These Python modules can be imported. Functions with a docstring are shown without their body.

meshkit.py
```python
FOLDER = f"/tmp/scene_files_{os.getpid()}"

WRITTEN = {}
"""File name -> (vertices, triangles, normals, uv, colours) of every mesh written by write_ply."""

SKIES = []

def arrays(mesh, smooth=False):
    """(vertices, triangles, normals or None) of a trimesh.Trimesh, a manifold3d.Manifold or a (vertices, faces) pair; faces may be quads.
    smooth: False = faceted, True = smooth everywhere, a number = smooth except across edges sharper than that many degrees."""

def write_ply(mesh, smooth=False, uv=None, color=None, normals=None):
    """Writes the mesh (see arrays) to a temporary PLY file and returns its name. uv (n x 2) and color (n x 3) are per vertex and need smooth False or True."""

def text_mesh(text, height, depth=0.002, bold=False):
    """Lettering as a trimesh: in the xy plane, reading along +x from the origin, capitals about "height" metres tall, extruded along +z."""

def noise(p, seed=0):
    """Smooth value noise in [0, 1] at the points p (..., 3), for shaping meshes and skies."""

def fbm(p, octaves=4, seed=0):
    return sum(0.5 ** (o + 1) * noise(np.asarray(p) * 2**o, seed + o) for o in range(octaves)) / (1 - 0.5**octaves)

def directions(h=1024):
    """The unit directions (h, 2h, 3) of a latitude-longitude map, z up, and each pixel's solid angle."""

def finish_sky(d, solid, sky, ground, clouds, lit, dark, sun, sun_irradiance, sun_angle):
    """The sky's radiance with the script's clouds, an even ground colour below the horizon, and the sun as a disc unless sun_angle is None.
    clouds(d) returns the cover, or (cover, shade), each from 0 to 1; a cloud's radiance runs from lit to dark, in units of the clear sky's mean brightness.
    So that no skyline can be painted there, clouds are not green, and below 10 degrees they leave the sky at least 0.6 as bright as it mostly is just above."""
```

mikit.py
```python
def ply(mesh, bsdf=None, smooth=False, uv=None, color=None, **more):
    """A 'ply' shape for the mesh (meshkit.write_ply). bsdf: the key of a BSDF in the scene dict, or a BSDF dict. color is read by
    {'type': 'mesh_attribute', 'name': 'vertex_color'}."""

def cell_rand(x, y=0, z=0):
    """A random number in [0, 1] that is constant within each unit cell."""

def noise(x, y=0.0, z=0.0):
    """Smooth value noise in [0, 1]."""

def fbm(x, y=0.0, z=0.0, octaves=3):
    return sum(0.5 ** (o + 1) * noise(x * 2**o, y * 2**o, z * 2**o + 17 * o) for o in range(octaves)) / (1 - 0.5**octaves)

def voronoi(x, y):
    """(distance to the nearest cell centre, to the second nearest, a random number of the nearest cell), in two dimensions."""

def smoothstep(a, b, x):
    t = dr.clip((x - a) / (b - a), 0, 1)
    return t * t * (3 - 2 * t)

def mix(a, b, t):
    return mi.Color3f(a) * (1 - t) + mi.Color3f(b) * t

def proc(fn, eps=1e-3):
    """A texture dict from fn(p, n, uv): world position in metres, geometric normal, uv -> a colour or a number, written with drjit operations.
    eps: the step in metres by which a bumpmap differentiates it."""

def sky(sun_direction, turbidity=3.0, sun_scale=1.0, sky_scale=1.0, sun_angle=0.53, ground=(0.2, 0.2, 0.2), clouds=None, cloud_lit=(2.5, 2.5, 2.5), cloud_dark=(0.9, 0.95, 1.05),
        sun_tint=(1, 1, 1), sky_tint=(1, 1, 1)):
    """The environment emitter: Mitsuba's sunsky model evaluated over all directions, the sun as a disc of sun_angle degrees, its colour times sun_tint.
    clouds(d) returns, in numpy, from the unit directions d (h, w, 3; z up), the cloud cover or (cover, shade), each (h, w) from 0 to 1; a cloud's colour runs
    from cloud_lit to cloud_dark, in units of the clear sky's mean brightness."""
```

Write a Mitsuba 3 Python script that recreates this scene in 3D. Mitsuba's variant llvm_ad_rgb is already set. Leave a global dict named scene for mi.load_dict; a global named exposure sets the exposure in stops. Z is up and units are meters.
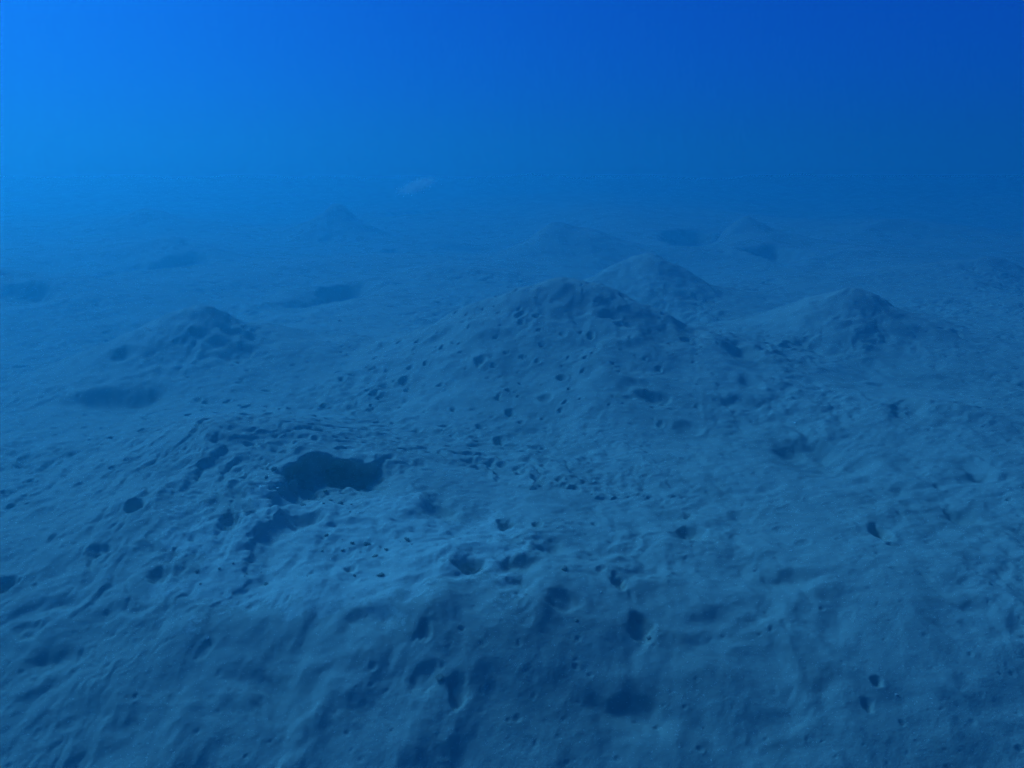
import math, numpy as np, trimesh, mitsuba as mi, drjit as dr, mikit, meshkit
T = mi.ScalarTransform4f
scene, labels = {}, {}

# ------------------------------------------------------------------ camera, daylight under water, exposure, water
EYE, PITCH = [0, 0, 1.5], math.radians(15.2)
scene['camera'] = {'type': 'thinlens', 'fov': 65.0, 'fov_axis': 'x', 'aperture_radius': 0.005, 'focus_distance': 5.5, 'near_clip': 0.05, 'far_clip': 2000.0,
                   'to_world': T().look_at(origin=EYE, target=[0, math.cos(PITCH), 1.5-math.sin(PITCH)], up=[0, 0, 1]),
                   'medium': {'type': 'ref', 'id': 'sea_water_body'}}
# daylight that has come down through deep water: blue, the sun a broad soft patch ahead on the left
scene['sky'] = mikit.sky([-0.60, 0.48, 0.72], turbidity=6, sun_scale=2.45, sky_scale=1.25, sun_angle=17,
                         sun_tint=(0.055, 0.385, 1.0), sky_tint=(0.006, 0.175, 1.0), ground=(0.01, 0.05, 0.1))
exposure = 1.1
scene['sea_water_body'] = {'type': 'homogeneous', 'albedo': {'type': 'rgb', 'value': [0.15, 0.66, 0.79]}, 'sigma_t': 0.102,
                           'phase': {'type': 'hg', 'g': 0.74}}
scene['clear'] = {'type': 'null'}
scene['haze'] = {'type': 'cube', 'to_world': T().translate([0, 20, -0.5]).scale([95, 95, 2.9]), 'bsdf': {'type': 'ref', 'id': 'clear'},
                 'interior': {'type': 'ref', 'id': 'sea_water_body'}}
labels['haze'] = {'label': 'blue sea water that fades the far seabed', 'kind': 'stuff'}

# ------------------------------------------------------------------ materials
def sand_colour(p, n, uv):
    big = mikit.fbm(p.x*2.1, p.y*2.1, 3.0, 3)
    patch = mikit.smoothstep(0.56, 0.64, mikit.fbm(p.x*6+7, p.y*6, p.z*6, 4))
    grit = mikit.noise(p.x*330, p.y*330, p.z*330)
    c = mikit.mix((0.27, 0.262, 0.23), (0.345, 0.333, 0.295), big)
    c = mikit.mix(c, (0.23, 0.22, 0.20), 0.5*patch)                       # darker silt film
    # paler sand colour in front of the crater, in clods with ragged edges
    pale_patch = 0.65*mikit.fbm(p.x*9+3, p.y*9, p.z*9, 4) + 0.35*mikit.fbm(p.x*70, p.y*70, p.z*70, 3) - 0.55*dr.sqrt(dr.square((p.x+0.62)/0.75)+dr.square((p.y-2.92)/0.45))
    c = mikit.mix(c, (0.41, 0.398, 0.355), 0.85*mikit.smoothstep(-0.04, 0.05, pale_patch))
    c = mikit.mix(c, (0.20, 0.19, 0.17), 0.5*mikit.smoothstep(0.80, 0.9, grit))   # dark grains
    return mikit.mix(c, (0.70, 0.68, 0.62), 0.6*mikit.smoothstep(0.83, 0.92, mikit.noise(p.x*270+40, p.y*270, p.z*270)))   # shell grit
def sand_bump(p, n, uv):
    return 0.0022*mikit.fbm(p.x*60, p.y*60, p.z*60, 3) + 0.0012*mikit.noise(p.x*300, p.y*300, p.z*300)
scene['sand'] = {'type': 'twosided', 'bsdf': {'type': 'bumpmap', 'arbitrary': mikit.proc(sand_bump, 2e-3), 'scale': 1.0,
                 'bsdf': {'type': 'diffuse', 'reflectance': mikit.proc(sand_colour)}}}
scene['shell'] = {'type': 'twosided', 'bsdf': {'type': 'principled', 'roughness': 0.5, 'specular': 0.4,
                  'base_color': mikit.proc(lambda p, n, uv: mikit.mix((0.72, 0.70, 0.64), (0.5, 0.47, 0.42), mikit.noise(p.x*140, p.y*140, p.z*140)))}}
scene['rubble'] = {'type': 'twosided', 'bsdf': {'type': 'diffuse', 'reflectance': mikit.proc(lambda p, n, uv: mikit.mix((0.12, 0.12, 0.11), (0.30, 0.29, 0.26), mikit.fbm(p.x*90, p.y*90, p.z*90, 3)))}}
scene['silt'] = {'type': 'principledthin', 'base_color': {'type': 'rgb', 'value': [0.92, 0.90, 0.86]}, 'roughness': 0.9, 'diff_trans': 1.1, 'spec_trans': 0.0}

# ------------------------------------------------------------------ shape of the seabed
def hash2(i, j, s):
    h = (i.astype(np.int64)*374761393 + j.astype(np.int64)*668265263 + s*144665) & 0xFFFFFFFF
    h = ((h ^ (h >> 13))*1274126177) & 0xFFFFFFFF
    return ((h ^ (h >> 16)) & 0xFFFFFF)/16777215.0
def gn(x, y, s=0):
    """Gradient noise, about -1 to 1."""
    i, j = np.floor(x), np.floor(y)
    fx, fy = x-i, y-j
    u, v = fx**3*(fx*(fx*6-15)+10), fy**3*(fy*(fy*6-15)+10)
    def g(a, b):
        t = hash2(i+a, j+b, s)*2*math.pi
        return np.cos(t)*(fx-a)+np.sin(t)*(fy-b)
    return 1.5*((g(0,0)*(1-u)+g(1,0)*u)*(1-v)+(g(0,1)*(1-u)+g(1,1)*u)*v)
def fb(x, y, s=0, o=3, gain=.5):
    return sum(gain**k*gn(x*2**k+7.3*k, y*2**k-3.1*k, s+11*k) for k in range(o))
def sst(a, b, x):
    t = np.clip((x-a)/(b-a), 0, 1); return t*t*(3-2*t)
# x, y, height, radius across, radius along, peak sharpness
MOUNDS = [(0.36,6.00,.70,2.30,1.90,0.6),
          (2.95,7.00,.52,1.80,1.55,.7),
          (-2.56,6.30,.42,1.45,1.20,1.1),
          (1.52,9.00,.50,1.80,1.6,1.1),
          (-3.90,18.0,.72,1.50,1.5,1.0),
          (0.85,14.0,.62,2.00,1.7,1.4),
          (4.35,15.2,.50,1.80,1.5,1.4),
          (-1.35,3.85,.26,1.45,1.25,1.6),
          (-6.10,9.80,.26,1.60,1.1,1.3),
          (-5.60,13.6,.36,1.90,1.2,1.3),
          (-0.95,10.8,.22,1.90,1.3,1.4),
          (6.30,10.6,.34,1.70,1.3,1.2),
          (2.60,4.75,.13,1.00,.70,1.5),
          (7.60,16.5,.35,2.20,1.5,1.2),
          (-8.20,18.5,.45,2.00,1.5,1.2)]
def mound(k, x, y):
    """A heap with a long skirt and a blunt uneven top; the last number says how blunt."""
    mx, my, h, a, b, e = MOUNDS[k]
    out = np.zeros(np.shape(x)); sel = (np.abs(x-mx) < a+.4) & (np.abs(y-my) < b+.4)
    x, y = x[sel], y[sel]
    wx = x + .15*fb(x*1.1, y*1.1, 31+k, 2)+.04*fb(x*4, y*4, 31+k, 2); wy = y + .15*fb(x*1.1+9, y*1.1, 57+k, 2)+.04*fb(x*4+3, y*4, 57+k, 2)
    s = np.sqrt(((wx-mx)/a)**2+((wy-my)/b)**2+.004*e)
    out[sel] = h*(.88*np.clip(1-s, 0, 1)**1.5 + .20*np.exp(-(s*3.2)**2)*sst(1.1, .8, s))
    return out
def broad(x, y):
    d = np.sqrt(x*x+y*y)
    t = np.clip(3.0-y, 0, 2.4)                                      # the ground falls away towards the camera
    return -.62*(np.sqrt(t*t+.50)-.707) + .11*np.exp(-((y-2.5)/.36)**2-((x+.3)/.8)**2) + .12*gn(x*.33+3.7, y*.33+1.2, 5)*np.clip(d/6, .25, 1.6) + .55*gn(x*.085+1.3, y*.085, 7)*np.clip((d-9)/14, 0, 1) + .025*gn(x*1.1, y*1.1, 6)
def hb(x, y):
    return broad(x, y)+sum(mound(k, x, y) for k in range(len(MOUNDS)))
# x, y, half width, half length of each hollow, pit and burrow seen one by one
PITS = [
        (-0.872, 3.093, 0.08, 0.101), (-2.62, 5.146, 0.309, 0.226), (-2.151, 9.698, 0.507, 0.797), (-5.527, 9.012, 0.46, 0.321), (-5.708, 11.873, 0.492, 0.787), (-5.115, 12.351, 0.499, 0.798),
        (-2.238, 15.499, 0.234, 0.374), (-3.807, 16.83, 0.172, 0.228), (-0.959, 5.932, 0.075, 0.12), (1.713, 5.69, 0.192, 0.308), (1.424, 4.813, 0.15, 0.079), (2.408, 4.653, 0.117, 0.188),
        (1.662, 4.01, 0.281, 0.317), (-0.319, 3.292, 0.095, 0.104), (-0.026, 3.201, 0.04, 0.063), (0.107, 3.169, 0.022, 0.035), (0.361, 3.211, 0.016, 0.026), (0.163, 2.911, 0.076, 0.099),
        (0.038, 2.756, 0.103, 0.072), (0.011, 2.605, 0.113, 0.059), (-0.486, 2.445, 0.087, 0.063), (-0.293, 2.395, 0.027, 0.031), (-0.169, 2.411, 0.011, 0.009), (-0.286, 2.277, 0.051, 0.038),
        (-0.174, 2.239, 0.034, 0.043), (-1.59, 3.136, 0.042, 0.037), (-1.612, 2.873, 0.041, 0.025), (-1.086, 3.088, 0.02, 0.03), (-1.914, 2.737, 0.05, 0.036), (-2.384, 3.761, 0.066, 0.106),
        (-2.911, 5.844, 0.106, 0.085), (-1.638, 2.613, 0.077, 0.035), (-1.709, 2.51, 0.064, 0.032), (-1.557, 2.376, 0.117, 0.06), (-2.385, 6.027, 0.073, 0.039), (-2.18, 6.147, 0.097, 0.075),
        (-2.254, 5.962, 0.087, 0.053), (-2.046, 6.15, 0.073, 0.086), (-0.514, 5.62, 0.14, 0.13), (-0.012, 4.627, 0.029, 0.039), (-0.557, 4.385, 0.033, 0.053), (-0.068, 4.296, 0.037, 0.056),
        (0.688, 5.688, 0.107, 0.046), (0.796, 5.572, 0.084, 0.058), (1.577, 3.159, 0.04, 0.063), (1.077, 2.756, 0.11, 0.065), (0.397, 2.711, 0.027, 0.044), (0.788, 3.319, 0.025, 0.031),
        (1.156, 2.246, 0.022, 0.019), (1.209, 2.314, 0.019, 0.017), (1.71, 2.627, 0.07, 0.055), (0.76, 3.107, 0.092, 0.112), (0.36, 2.188, 0.124, 0.083), (3.584, 15.526, 0.694, 1.11),
        (4.345, 13.367, 0.472, 0.594), (-2.732, 25.752, 1.289, 2.062), (-0.85, 5.188, 0.052, 0.051), (-0.719, 5.222, 0.046, 0.046), (0.235, 3.679, 0.023, 0.037), (1.323, 5.871, 0.112, 0.18),
        (1.737, 6.437, 0.108, 0.173), (2.028, 3.312, 0.097, 0.117), (2.378, 3.773, 0.139, 0.067), (-1.324, 2.729, 0.057, 0.03), (-1.333, 2.567, 0.047, 0.027), (-1.155, 3.031, 0.044, 0.04),
        (0.45, 2.505, 0.047, 0.054), (0.171, 2.564, 0.08, 0.042), (-0.158, 2.74, 0.068, 0.049), (-0.611, 2.751, 0.025, 0.029), (-0.214, 5.218, 0.045, 0.046), (0.882, 4.756, 0.12, 0.078),
        (0.808, 4.893, 0.093, 0.052),
        ]
LIP = np.array([(-1.16, 2.05), (-1.09, 2.45), (-1.04, 2.86), (-1.06, 3.12), (-1.05, 3.40), (-0.95, 3.56), (-0.80, 3.63), (-0.63, 3.73), (-0.40, 3.71), (-0.15, 3.66)])
DROP = np.array([0, .01, .045, .05, .07, .11, .105, .055, .01, 0])
def lip(x, y):
    """Signed distance to the lip of the collapsed crater (positive inside), place along it, drop there, the way in."""
    near = (x < 1.2) & (x > -3.5) & (y < 5.6)
    qx, qy = x[near], y[near]
    best, side, along, at = np.full(qx.shape, 1e9), np.zeros(qx.shape), np.zeros(qx.shape), 0.0
    drop, nx, ny, sw = (np.zeros(qx.shape) for _ in range(4))
    for k in range(len(LIP)-1):
        a, b = LIP[k], LIP[k+1]; e = b-a; L = np.hypot(*e)
        t = np.clip(((qx-a[0])*e[0]+(qy-a[1])*e[1])/L**2, 0, 1)
        d = np.hypot(qx-a[0]-t*e[0], qy-a[1]-t*e[1]); m = d < best
        best = np.where(m, d, best)
        side = np.where(m, np.sign((qx-a[0])*e[1]-(qy-a[1])*e[0]), side)
        along = np.where(m, at+t*L, along)
        w = L/(d*d+.0004)**1.5
        drop += w*(DROP[k]*(1-t)+DROP[k+1]*t); nx += w*e[1]/L; ny -= w*e[0]/L; sw += w
        at += L
    out = []
    for v, rest in ((best*side, -9.0), (along, 0.0), (drop/sw, 0.0), (nx/sw, 0.0), (ny/sw, 0.0)):
        full = np.full(x.shape, rest); full[near] = v; out.append(full)
    return out
def dimples(x, y, cell, prob, rmin, rmax, deep, seed, rim=.25, reach=99):
    """Small pits scattered one to a cell, each with its own size, stretch and thrown-up edge."""
    out = np.zeros(x.shape); sel = np.hypot(x, y) < reach; x, y = x[sel], y[sel]
    i, j = np.floor(x/cell).astype(int), np.floor(y/cell).astype(int)
    i0, j0 = i.min()-1, j.min()-1
    I, J = np.meshgrid(np.arange(i0, i.max()+2), np.arange(j0, j.max()+2), indexing='ij')
    h = [hash2(I, J, seed+k) for k in range(9)]
    R = rmin+(rmax-rmin)*h[3]**2
    cx, cy, th = (I+.15+.7*h[1])*cell, (J+.15+.7*h[2])*cell, h[5]*math.pi
    tab = np.stack([cx, cy, np.cos(th)/R, np.sin(th)/R, 1/(.6+.4*h[6]), np.where(h[4] < prob, deep*R*(.4+.6*h[7]), 0)], -1)
    add = np.zeros(x.shape)
    for a in (-1, 0, 1):
        for b in (-1, 0, 1):
            t = tab[i-i0+a, j-j0+b]
            dx, dy = x-t[:, 0], y-t[:, 1]
            s2 = (dx*t[:, 2]+dy*t[:, 3])**2+((dy*t[:, 2]-dx*t[:, 3])*t[:, 4])**2
            k = (s2 < 6) & (t[:, 5] > 0); s2 = s2[k]
            add[k] += t[k, 5]*(rim*np.exp(-(np.sqrt(s2)-1.35)**2*5)-np.exp(-s2**2*.9))
    out[sel] = add
    return out
def surface(x, y, fine=True):
    """World points of the seabed above (x, y), and which piece each belongs to."""
    z = broad(x, y); own = np.zeros(x.shape, int); top = np.full(x.shape, .07)
    for k in range(len(MOUNDS)):
        m = mound(k, x, y); z = z+m
        own = np.where(m > top, k+1, own); top = np.maximum(top, m)
    X, Y = x.copy(), y.copy()
    if not fine:
        return X, Y, z + .012*fb(x*4, y*4, 71, 2), own
    d = np.hypot(x, y)
    near = np.clip(10/d, .2, 1)
    wx, wy = x+.05*gn(x*4, y*4, 81), y+.05*gn(x*4+5, y*4, 82)
    rough = sst(-.25, .5, gn(x*.9+2, y*.9, 83))                     # some ground is worked over more than other ground
    mid = sst(2.3, 3.6, y)                                          # finer and busier beyond the bare foreground rise
    rough = rough*(1-.6*np.clip(top-.07, 0, .25)/.25)
    z += near*.018*fb(wx*3.1, wy*3.1, 84, 3) * (.6+.8*rough)*(1.25-.25*mid)
    z += .010*sst(3.2, 2.4, y)*fb(wx*5.5+3, wy*5.5, 78, 2)
    z += near*.0085*fb(wx*11, wy*11, 85, 3) * (.45+.9*rough)*(.45+1.1*mid)*(1-.55*np.exp(-((x-1.1)/1.2)**2-((y-3.8)/1.0)**2))
    z += np.choose(np.clip(own, 0, 4), [.006, .005, .003, .012, .003])*np.clip(top-.1, 0, .4)/.4*fb(wx*7, wy*7, 87, 3)       # crumblier mound tops
    z += near*(.0008+.001*mid)*fb(x*42, y*42, 86, 2)
    def spot(cx, cy, rx, ry): return np.exp(-((x-cx)/rx)**2-((y-cy)/ry)**2)
    still = np.clip(spot(1.0, 3.7, 1.1, .9)+spot(2.3, 5.4, 1.0, .7)+spot(1.5, 9, 1.3, 1.3)+spot(2.9, 7, .9, .9)+spot(-.2, 3.3, .5, .3), 0, 1)     # smooth silt
    busy = (1-.8*still)*(.45+.6*sst(-.35, .45, fb(x*.8+4, y*.8, 79, 2))+.9*spot(-.7, 5.3, 1.2, 1.0)+.5*spot(.4, 5.4, .8, .6))       # ground full of holes
    z += near*dimples(wx, wy, .62, .12, .035, .10, .33, 100)*(.4+.6*mid)
    z += near*dimples(wx, wy, .27, .45, .016, .044, .44, 120)*(.22+1.1*mid)*busy
    z += dimples(wx, wy, .13, .78, .011, .026, .58, 140, reach=12)*(.4+1.1*mid)*busy
    z += dimples(x, y, .06, .35, .005, .011, .6, 160, .1, 5)*np.clip(1.6-d*.2, 0, 1)
    z += .011*np.exp(-((x+1.0)/1.3)**2-((y-6.6)/1.3)**2)*fb((y+.55*x)*6+gn(x*2, y*2, 76), x*1.3, 77, 2)      # long low ripples in the dip
    # ridged ground: folds that run round the crater, grooves on the right, ridges in the foreground
    sd, al, dr_, nx, ny = lip(x+.075*gn(x*5, y*5, 91)+.03*fb(x*17, y*17, 92, 2), y+.075*gn(x*5+4, y*5, 93)+.03*fb(x*17, y*17+8, 94, 2))
    back = sst(.0, -.12, sd)*np.exp(-(sd/1.1)**2)*sst(4.9, 4.2, y)
    z += back*(.5+.6*mid)*(.016*fb(sd*7+.8*gn(x*3, y*3, 95), al*2.2, 96, 3)+.015*gn(sd*15+.8*gn(x*5, y*5, 97), al*3, 98)+.006*gn(sd*33+gn(x*8, y*8, 97), al*6, 98))
    for (cx, cy, rr, ex, ey, amp, fr, sd0) in ((1.95, 3.75, .85, .83, .55, .014, 8, 200), (.22, 2.45, .55, .6, .8, .006, 8, 210), (-1.7, 2.35, .6, .85, .52, .013, 7, 220),
                                               (.1, 2.85, .45, .9, .45, .012, 9, 230)):
        w = np.exp(-((x-cx)**2+(y-cy)**2)/rr**2)
        a, b = (x-cx)*ex+(y-cy)*ey, -(x-cx)*ey+(y-cy)*ex
        z += w*amp*fb(a*fr*.28+.5*gn(x*4, y*4, sd0+1), b*fr+.6*gn(x*3, y*3, sd0+2), sd0, 3, .45)
    z -= dr_*sst(-.02, .085+.06*(dr_ < .07), sd)*np.exp(-np.clip(sd-.12, 0, 9)**2/.5**2)
    z += .3*dr_*np.exp(-(sd+.05)**2/.09**2)*(sd < .03)
    steep = dr_*np.clip((dr_-.05)/.08, 0, 1)*np.clip(1+1.1*gn(x*7, y*7, 88)+.5*gn(x*19, y*19, 89), .1, 1.7)
    lean = .34*steep*np.exp(-(sd+.01)**2/.05**2) - 1.7*steep*np.exp(-(sd-.06)**2/.035**2)
    z -= .5*steep*np.exp(-(sd-.11)**2/.05**2)
    X += nx*lean; Y += ny*lean
    inside = (sd > -.01) & (sd < .22) & (dr_ > .06)
    z += inside*dr_*(.10*gn(x*26, y*26, 99)+.06*gn(x*60, y*60, 90))*sst(.0, .1, sd)*sst(.30, .12, sd)      # crumbled wall
    own = np.where(inside, 900, own)
    rng = np.random.default_rng(5)
    for k, (px, py, a, b) in enumerate(PITS):
        sel = (np.abs(x-px) < 2.8*a+.05) & (np.abs(y-py) < 3.2*b+.05)
        sx, sy = x[sel]-px, y[sel]-py
        rag = .28 if a < .12 else .36
        n1, n2 = rag*fb(x[sel]/a*.7, y[sel]/a*.7, 300+k, 3), rag*fb(x[sel]/a*.7+5, y[sel]/a*.7, 340+k, 3)
        q = np.hypot(sx/a+n1, sy/(b*np.where(sy < 0, 1.35, 1))+n2)       # slumped on the near side, steeper beyond
        size = min(a, b); deep = size*(.9 if size < .05 or (size < .12 and px < -1.8 and py > 5) else .6 if size < .12 else .35)*rng.uniform(.7, 1.15)*(2.2 if py > 8 else 1.3 if size > .14 and py > 4.5 else .45 if py < 2.7 and size > .09 else .75 if py < 2.7 and size > .02 else 1)
        bowl = sst(1.1, .3, q) if size < .05 else sst(1.15, .0, q)*.6+.4*sst(1.05, .45, q)
        if size > .05: bowl = bowl*np.clip(.6+.6*sy/b, .12, 1.15)       # deepest under the far edge
        z[sel] += -deep*bowl + .10*deep*np.exp(-(q-1.3)**2*8)
        own[sel] = np.where((q < 1.0) & (own[sel] < 900), 1000+k, own[sel])
    return X, Y, z, own

# ------------------------------------------------------------------ the seabed as one sheet, cut into its ground, mounds, pits
ROWS, COLS = 1350, 960
Y0, Y1 = 1.15, 42.0
yr = (Y0**-.5+(Y1**-.5-Y0**-.5)*np.linspace(0, 1, ROWS))**-2
GX, GY = np.meshgrid(np.linspace(-1, 1, COLS), yr)
GX = GX*(.78*GY+1.0)
X, Y, Z, own = surface(GX, GY)
P = np.stack([X, Y, Z], -1)
N = np.cross(np.gradient(P, axis=1), np.gradient(P, axis=0))
N /= np.linalg.norm(N, axis=-1, keepdims=True)
idx = np.arange(ROWS*COLS).reshape(ROWS, COLS)
A, B, C, D = idx[:-1, :-1].ravel(), idx[:-1, 1:].ravel(), idx[1:, 1:].ravel(), idx[1:, :-1].ravel()
F = np.stack([np.stack([A, B, C], -1), np.stack([A, C, D], -1)], 1)                     # (quads, 2, 3)
owner = own.ravel()[A]
P, N = P.reshape(-1, 3), N.reshape(-1, 3)
def sheet(key, quads, extra=None):
    f = F[quads].reshape(-1, 3)
    used, inv = np.unique(f, return_inverse=True)
    v, n, f = P[used], N[used], inv.reshape(-1, 3)
    if extra is not None:
        v, n, f = np.vstack([v, extra[0]]), np.vstack([n, extra[1]]), np.vstack([f, extra[2]+len(v)])
    path = meshkit.write_ply((v, f), False, normals=n)
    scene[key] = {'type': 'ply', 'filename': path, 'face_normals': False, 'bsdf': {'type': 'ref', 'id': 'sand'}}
# plain ground round about, out to where the water hides everything
g = np.sinh(np.linspace(-1, 1, 420)*5.2)/math.sinh(5.2)*88
SX, SY = np.meshgrid(g, g+20*np.abs(g/88))
sx, sy, sz, _ = surface(SX, SY, False)
S = np.stack([sx, sy, sz-.012], -1)
SN = np.cross(np.gradient(S, axis=1), np.gradient(S, axis=0)); SN /= np.linalg.norm(SN, axis=-1, keepdims=True)
i2 = np.arange(SX.size).reshape(SX.shape)
sf = np.stack([i2[:-1, :-1], i2[:-1, 1:], i2[1:, 1:], i2[1:, :-1]], -1).reshape(-1, 4)
def within(v): return (np.abs(v[:, 0]) < .78*v[:, 1]+.95) & (v[:, 1] > Y0+.03) & (v[:, 1] < Y1-.5)
keep = ~within(S.reshape(-1, 3))[sf].all(1)
sf = sf[keep]
extra = (S.reshape(-1, 3), SN.reshape(-1, 3), np.vstack([sf[:, [0, 1, 2]], sf[:, [0, 2, 3]]]))
sheet('seabed', owner == 0, extra)
labels['seabed'] = {'label': 'pale silty sand seabed covered with dimples and burrow pits', 'kind': 'structure'}
MOUND_LABELS = ['largest sand mound in the middle of the seabed, with a pitted pointed top',
                'steep sand mound at the right with a smooth peaked top and shaded right flank',
                'low sand mound at the left with dark holes round its broken top',
                'pale peaked sand mound just behind the big middle mound',
                'far dark sand mound at the left, fading into the blue water',
                'far sand mound straight behind the middle, faint in the blue water',
                'far dark sand mound at the right, fading into the blue water',
                'broad low sand mound in the left foreground with a dark collapsed crater',
                'low hump of sand at the far left edge, below the bigger hazy humps',
                'hazy low hump of sand left of the middle, beyond the dark-topped left mound',
                'very low sand swell behind the left shoulder of the big middle mound',
                'low hazy sand hump behind and right of the steep right mound',
                'small low sand swell right of the middle, in front of the steep right mound',
                'faint sand hump at the far right, almost lost in the blue water',
                'faint sand hump at the far left, almost lost in the blue water']
keys = {0: 'seabed'}
def numbered(name):
    k, i = name, 0
    while k in scene: i += 1; k = f'{name}_{i:03d}'
    return k
for k, text in enumerate(MOUND_LABELS):
    keys[k+1] = key = numbered('sand_mound')
    sheet(key, owner == k+1)
    labels[key] = {'label': text, 'category': 'sand mound'}
home = surface(np.array([p[0] for p in PITS]), np.array([p[1] for p in PITS]), False)[3]
sheet('sand_mound_007__crater', owner == 900)
labels['sand_mound_007__crater'] = {'label': 'dark crater with a crumbled overhanging wall'}
for k, (px, py, a, b) in enumerate(PITS):
    q = owner == 1000+k
    if q.sum() > 3:
        sheet(numbered(keys[home[k]]+('__burrow_hole' if a < .05 else '__pit' if a < .2 else '__hollow')), q)

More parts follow.
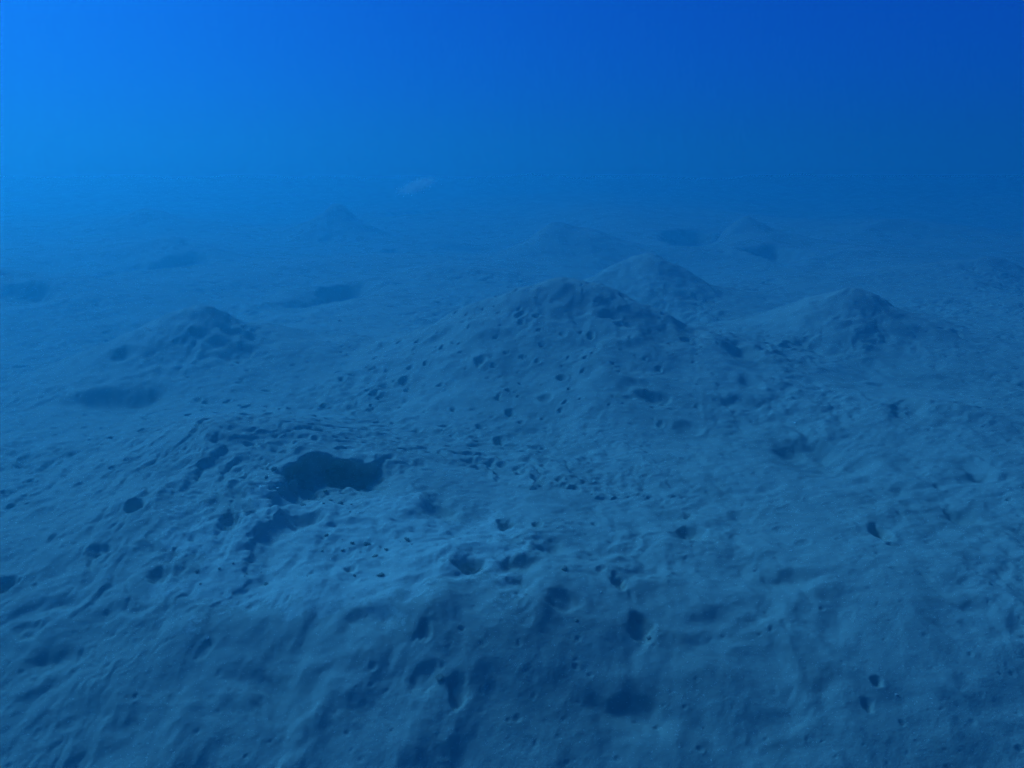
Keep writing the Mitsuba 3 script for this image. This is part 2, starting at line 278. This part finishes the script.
# ------------------------------------------------------------------ loose things on the sand
def ground_z(x, y):
    xx, yy = np.array([x]), np.array([y])
    i = int(np.argmin(np.abs(yr-y))); j = int(np.argmin(np.abs(GX[i]-x)))
    return float(P[i*COLS+j, 2])
def put(name, mesh, bsdf, label, cat, group, smooth=False):
    key = numbered(name); scene[key] = mikit.ply(mesh, bsdf, smooth=smooth)
    labels[key] = {'label': label, 'category': cat, 'group': group}
rng = np.random.default_rng(21)
def stone(r):
    m = trimesh.creation.icosphere(subdivisions=1, radius=1.0)
    m.vertices = m.vertices*rng.uniform(.72, 1.15, (len(m.vertices), 1))*np.array([r*rng.uniform(.8, 1.3), r*rng.uniform(.7, 1.1), r*rng.uniform(.45, .75)])
    return m
def shard(r):
    """A curved piece of broken shell."""
    n = 7; t = np.linspace(-.9, .9, n); w = .55*np.sqrt(np.clip(1.05-t*t, .04, 1))*rng.uniform(.75, 1.1, n)
    rows = [np.stack([t, o*w, .35*(1-(o*1.1)**2)*(1-.4*t*t)-.12+h*np.ones(n)], -1) for h in (0, -.09) for o in (-1, 0, 1)]
    v = np.concatenate(rows)*r; f = []
    for s in (0, 3):
        for a in range(2):
            for i in range(n-1):
                q = [(s+a)*n+i, (s+a)*n+i+1, (s+a+1)*n+i+1, (s+a+1)*n+i]
                q = q if s == 0 else q[::-1]; f += [[q[0], q[1], q[2]], [q[0], q[2], q[3]]]
    m = trimesh.Trimesh(v, f, process=False)
    return trimesh.Trimesh(m.convex_hull.vertices, m.convex_hull.faces) if rng.random() < .3 else m
def settle(m, x, y, sink):
    m.apply_transform(trimesh.transformations.euler_matrix(rng.uniform(-.5, .5), rng.uniform(-.5, .5), rng.uniform(0, 6.28)))
    m.apply_translation([x, y, ground_z(x, y)+sink]); return m
CLUSTERS = [((-.62, 2.80), .13, 12), ((-.86, 3.36), .13, 20), ((.25, 2.45), .22, 6), ((-1.0, 2.75), .10, 9), ((-.72, 2.95), .1, 6)]
for (c, s, n) in CLUSTERS:
    for _ in range(n):
        x, y = rng.normal(c[0], s), rng.normal(c[1], s*.7); r = .003+.012*rng.random()**2
        put('rubble_stone', settle(stone(r), x, y, r*.15), 'rubble', 'small dark crumb of hard mud lying loose on the pale sand', 'stone', 'crumbs of hard mud on the sand')
for _ in range(20):
    y = rng.uniform(1.5, 4.6); x = rng.uniform(-.62, .62)*y; r = rng.uniform(.004, .010)
    put('shell_fragment', settle(shard(r), x, y, r*.2), 'shell', 'tiny pale broken shell fragment lying on the sand', 'shell fragment', 'shell fragments on the sand')

# a puff of silt thrown up by a burrower far off
n = 5000
c = rng.normal(size=(n, 3))*np.array([.16, .12, .05])
c[:, 2] += .30*c[:, 0]
c = c[np.abs(c[:, 2]) < .45]+np.array([-1.95, 17.0, 1.10])
o = rng.normal(size=(len(c), 3, 3))*.009
scene['silt_puff'] = mikit.ply(trimesh.Trimesh((c[:, None]+o).reshape(-1, 3), np.arange(len(c)*3).reshape(-1, 3), process=False), 'silt')
labels['silt_puff'] = {'label': 'small pale puff of silt drifting above the far seabed', 'kind': 'stuff'}
